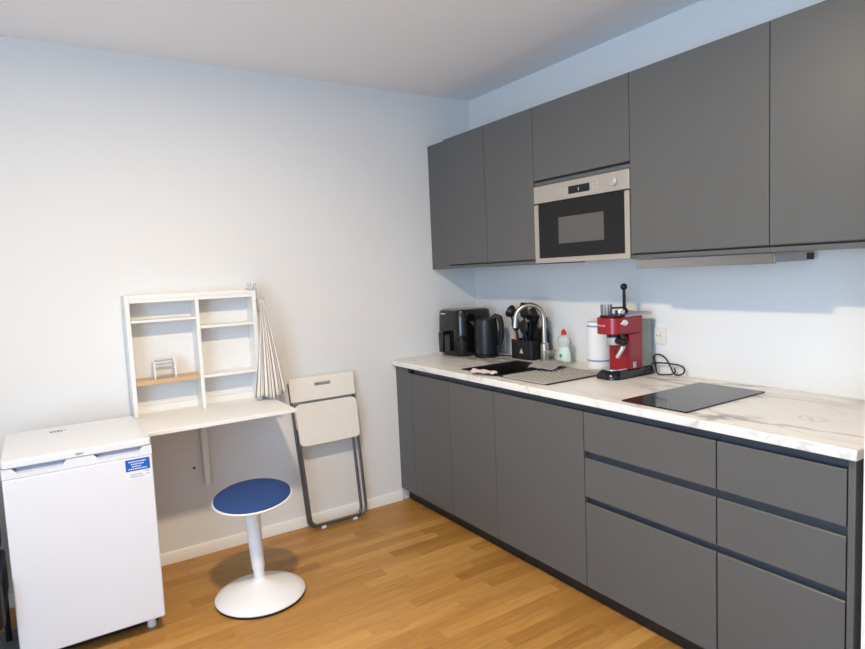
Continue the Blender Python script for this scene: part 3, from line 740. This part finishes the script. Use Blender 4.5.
tg.build('print', 'stickergrey', st)

# ------------------------------------------------------------------ wall desk
DX0, DX1 = -2.188, -1.50
XP = (-2.188, -1.868, -1.575)   # left panel, divider, right panel (left faces)
dk = thing('wall_desk', 'white wall desk with open shelving above, right of the fridge', 'desk', ((DX0+DX1)/2, -.24, .38))
DZ = .81; D = .115
box('desk_top', 'white', (DX0, DX1, -.475, -.001, DZ-.018, DZ), dk, bevel=.002)
box('side_panel', 'white', (XP[0], XP[0]+.02, -D, -.001, DZ+.0005, 1.408), dk, bevel=.0015)
box('side_panel', 'white', (XP[2], XP[2]+.02, -D, -.001, DZ+.0005, 1.408), dk, bevel=.0015)
box('divider', 'white', (XP[1], XP[1]+.018, -D-.004, -.001, DZ+.0005, 1.4085), dk, bevel=.0015)
x1, x2, x3, x4 = XP[0]+.0205, XP[1]-.0005, XP[1]+.0185, XP[2]-.0005
for a, b in ((x1, x2), (x3, x4)):
    box('top_board', 'white', (a, b, -D, -.001, 1.388, 1.408), dk, bevel=.001)
    box('top_rail', 'white', (a, b, -D-.0, -D+.016, 1.370, 1.3875), dk)
    box('bottom_rail', 'white', (a, b, -.018, -.001, DZ+.0005, DZ+.035), dk)
box('shelf', 'white', (x1, x2, -D+.003, -.001, 1.273, 1.285), dk, bevel=.001)
box('shelf', 'white', (x3, x4, -D+.003, -.001, 1.222, 1.236), dk, bevel=.001)
box('shelf', 'white', (x3, x4, -D+.003, -.001, .966, .980), dk, bevel=.001)
tag(box('shelf', 'oakshelf', (x1, x2, -D-.004, -.001, .966, .989), dk, bevel=.001), 'oak shelf')
box('support_batten', 'white', (-1.872, -1.842, -.05, -.001, .385, DZ-.0185), dk, bevel=.002)
tag(MB().cyl((-1.913, -.0005, .478), (-1.913, -.006, .478), .006, n=14).build('screw_cap', 'black'), 'tiny black screw cap on the wall under the desk', 'screw')

# letter holder
lh = thing('letter_rack', 'small white rack with grey bars on the oak shelf', 'rack', (-2.03, -.065, .9895))
for xx in (-2.081, -1.985):
    q = MB().prism([(-.105, .9897), (-.035, .9897), (-.035, 1.07)]+[(-.055-.02*math.sin(t*PI/10), 1.07+.012*math.sin(t*PI/5)) for t in range(1, 5)]+[(-.10, 1.06)], 'x', xx, xx+.007)
    q.build('side_plate', 'white', lh, bevel=.001)
for z, yy in ((1.006, -.10), (1.035, -.098), (1.062, -.092), (1.075, -.06)): MB().cyl((-2.0738, yy, z), (-1.9852, yy, z), .004, n=10).build('bar', 'silver', lh)

# clear hooks over the right panel
hk = thing('over_panel_hook', 'clear plastic hook clipped over the top of the right shelf panel', 'hook', (-1.565, -.09, 1.4085))
q = MB().box(-1.600, -1.5485, -.125, -.075, 1.4087, 1.413); q.box(-1.5545, -1.5505, -.125, -.075, 1.355, 1.4087)
q.build('clip', 'clear', hk)
for yy in (-.115, -.085):
    MB().tube(smooth([(-1.550, yy, 1.365), (-1.535, yy-.012, 1.35), (-1.525, yy-.025, 1.352), (-1.522, yy-.03, 1.372)]), .0035, 8).build('prong', 'clear', hk)
for xx in (-1.592, -1.572, -1.556): MB().tube(smooth([(xx, -.12, 1.413), (xx, -.122, 1.43), (xx, -.10, 1.436), (xx, -.085, 1.413)]), .003, 8).build('loop', 'clear', hk)

# striped towel
def towel():
    bm = bmesh.new(); uvl = bm.loops.layers.uv.new('UVMap'); n, m = 84, 24; V = {}
    for j in range(m+1):
        t = j/m; z = 1.350-(1.350-.826)*t
        xl = -1.546-.030*t-.028*t*t; xr = -1.528+.092*t**.9
        for i in range(n+1):
            s = i/n
            x = xl+(xr-xl)*s+math.sin(s*2*PI*5+1.5+t*2)*.004*t
            y = -.150+math.sin(s*2*PI*5+math.sin(t*3)*.8)*(.004+.007*t)+.012*math.sin(s*4+t*3)*t
            zz = z+.010*math.sin(s*2*PI*1.3)*t
            V[i, j] = bm.verts.new((x, min(y, -.124), zz))
    for i in range(n):
        for j in range(m):
            f = bm.faces.new((V[i, j], V[i+1, j], V[i+1, j+1], V[i, j+1]))
            for l, (a, b) in zip(f.loops, ((i, j), (i+1, j), (i+1, j+1), (i, j+1))): l[uvl].uv = (a/n, b/m)
    q = MB(); q.bm.free(); q.bm = bm
    o = q.build('striped_towel', 'stripes'); s = o.modifiers.new('solid', 'SOLIDIFY'); s.thickness = .0015
    return tag(o, 'cream kitchen towel with thin dark stripes hanging at the right of the shelves', 'towel')
towel()

# ------------------------------------------------------------------ folding chair against the wall
def folding_chair():
    t = thing('folding_chair', 'white folding chair with grey tube frame leaning folded against the wall', 'chair', (-1.155, -.06, 0))
    zt = .885
    def P_(u, z, off=0):     # u -1..1 across, z height; leaning plane, slightly wider at top
        k = z/zt; w_ = .190+.012*k
        cx_ = -1.143-.042*k
        return Vector((cx_+u*w_, -.085+.052*k-off, z))
    P = P_
    def U(off, ztop, zbot, uu, r, name, sh=0):
        P0 = P_
        def P(u, z, o): return P0(u, z, o)+Vector((sh, 0, 0))
        pts = [P(-uu, ztop, off)]
        pts += [P(-uu, zbot+.05, off)]
        for k in range(1, 6):
            a = k/6*PI/2; pts.append(P(-uu+.26*(1-math.cos(a)), zbot+.05*(1-math.sin(a)), off))
        for k in range(0, 6):
            a = PI/2-k/6*PI/2; pts.append(P(uu-.26*(1-math.cos(a)), zbot+.05*(1-math.sin(a)), off))
        pts += [P(uu, zbot+.05, off), P(uu, ztop, off)]
        MB().tube(pts, r, 12).build(name, 'tube', t)
    U(.0, .86, .014, .97, .0085, 'rear_frame')
    U(.024, .60, .026, .84, .0085, 'front_frame', -.018)
    def plate(name, z0, z1, off, uw, r, hole=None):
        th = .011; c0 = P(0, (z0+z1)/2, off)
        outline = rrect(-1, 1, -1, 1, r, 5)
        rings = []
        def pt(p, o):
            z = (z0+z1)/2+p[1]*(z1-z0)/2; return P(p[0]*uw, z, off+o)
        q = MB()
        if hole:
            a, b, c, d = hole
            # frame of quads round the slot
            us = [-1, a, b, 1]; vs = [-1, c, d, 1]; bm = q.bm; V = {}
            for i in range(4):
                for j in range(4):
                    for k in (0, 1):
                        ux, vx = us[i], vs[j]
                        V[i, j, k] = bm.verts.new(pt((ux, vx), th*k))
            for i in range(3):
                for j in range(3):
                    if (i, j) == (1, 1): continue
                    for k in (0, 1): bm.faces.new((V[i, j, k], V[i+1, j, k], V[i+1, j+1, k], V[i, j+1, k]))
            def sd(a_, b_): bm.faces.new((V[a_+(0,)], V[b_+(0,)], V[b_+(1,)], V[a_+(1,)]))
            for i in range(3): sd((i, 0), (i+1, 0)); sd((i, 3), (i+1, 3)); sd((0, i), (0, i+1)); sd((3, i), (3, i+1))
            sd((1, 1), (2, 1)); sd((1, 2), (2, 2)); sd((1, 1), (1, 2)); sd((2, 1), (2, 2))
        else:
            q.loft([[pt(p, 0) for p in outline], [pt(p, th) for p in outline]])
        return q.build(name, 'chairwhite', t, bevel=.003, seg=3)
    plate('backrest', .752, .888, .012, 1.0, .05, hole=(-.24, .24, .18, .45))
    plate('seat', .500, .742, .036, .95, .2)
    for u in (-.55, .5):
        p = P(u, .012, .022); MB().cyl(p+Vector((-.012, 0, -.001)), p+Vector((.012, 0, -.001)), .0105).build('foot_cap', 'plastic_white', t)
    return t
folding_chair()

# ------------------------------------------------------------------ stool
def stool():
    cx, cy = -1.786, -.635
    t = thing('wobble_stool', 'round stool with blue felt seat and white dome base in front of the desk', 'stool', (cx, cy, 0))
    MB().lathe([(.194, .0005), (.198, .004), (.197, .012)], (cx, cy, 0), 64).build('base_pad', 'black', t)
    MB().lathe([(.199, .0125), (.202, .018), (.198, .024), (.165, .040), (.10, .060), (.05, .075), (.034, .084), (.031, .092)], (cx, cy, 0), 64).build('base', 'plastic_white', t)
    p0 = Vector((cx, cy, .085)); p1 = Vector((cx-.016, cy+.0, .455)); d = (p1-p0).normalized()
    MB().cyl(p0, p0.lerp(p1, .17), .0245, .0245, 32).build('lower_tube', 'silver' if False else 'plastic_white', t)
    MB().tube([p0.lerp(p1, .15), p0.lerp(p1, .2), p0.lerp(p1, 1.0)], [.028, .0285, .037], 32).build('column', 'plastic_white', t)
    ax_ = Vector((-.06, -.085, 1)).normalized()
    sc = p1+Vector((.010, 0, .006))
    MB().lathe([(.04, -.012), (.122, -.006), (.169, .006), (.177, .014), (.175, .019), (.165, .019)], sc, 64, True, ax_).build('seat_shell', 'plastic_white', t)
    MB().lathe([(.1695, .0192), (.1705, .024), (.158, .032), (.12, .040), (.07, .044), (.02, .0455), (.002, .0457)], sc, 64, True, ax_).build('seat_cushion', 'seatblue', t)
stool()

# ------------------------------------------------------------------ dark chair left of the fridge
tag(box('floor_rug', 'rug', (-3.5, -2.712, -1.25, -.25, .0005, .008)), 'grey rug on the oak floor left of the fridge', 'rug')
dc = thing('dining_chair', 'black chair with slate back standing left of the fridge', 'chair', (-2.95, -.54, .0085))
for xx, yy in ((-2.755, -.345), (-3.145, -.345), (-2.78, -.72), (-3.145, -.72)):
    MB().tube([(xx, yy, .0088), (xx, yy, .30)], [.011, .014], 12).build('leg', 'black', dc)
MB().prism(rrect(-3.17, -2.735, -.75, -.33, .03), 'z', .24, .40).build('seat', 'black', dc, bevel=.01)
MB().prism(rrect(-3.16, -2.745, .4005, .74, .03), 'y', -.36, -.33).build('backrest', 'fabricslate', dc, bevel=.006)
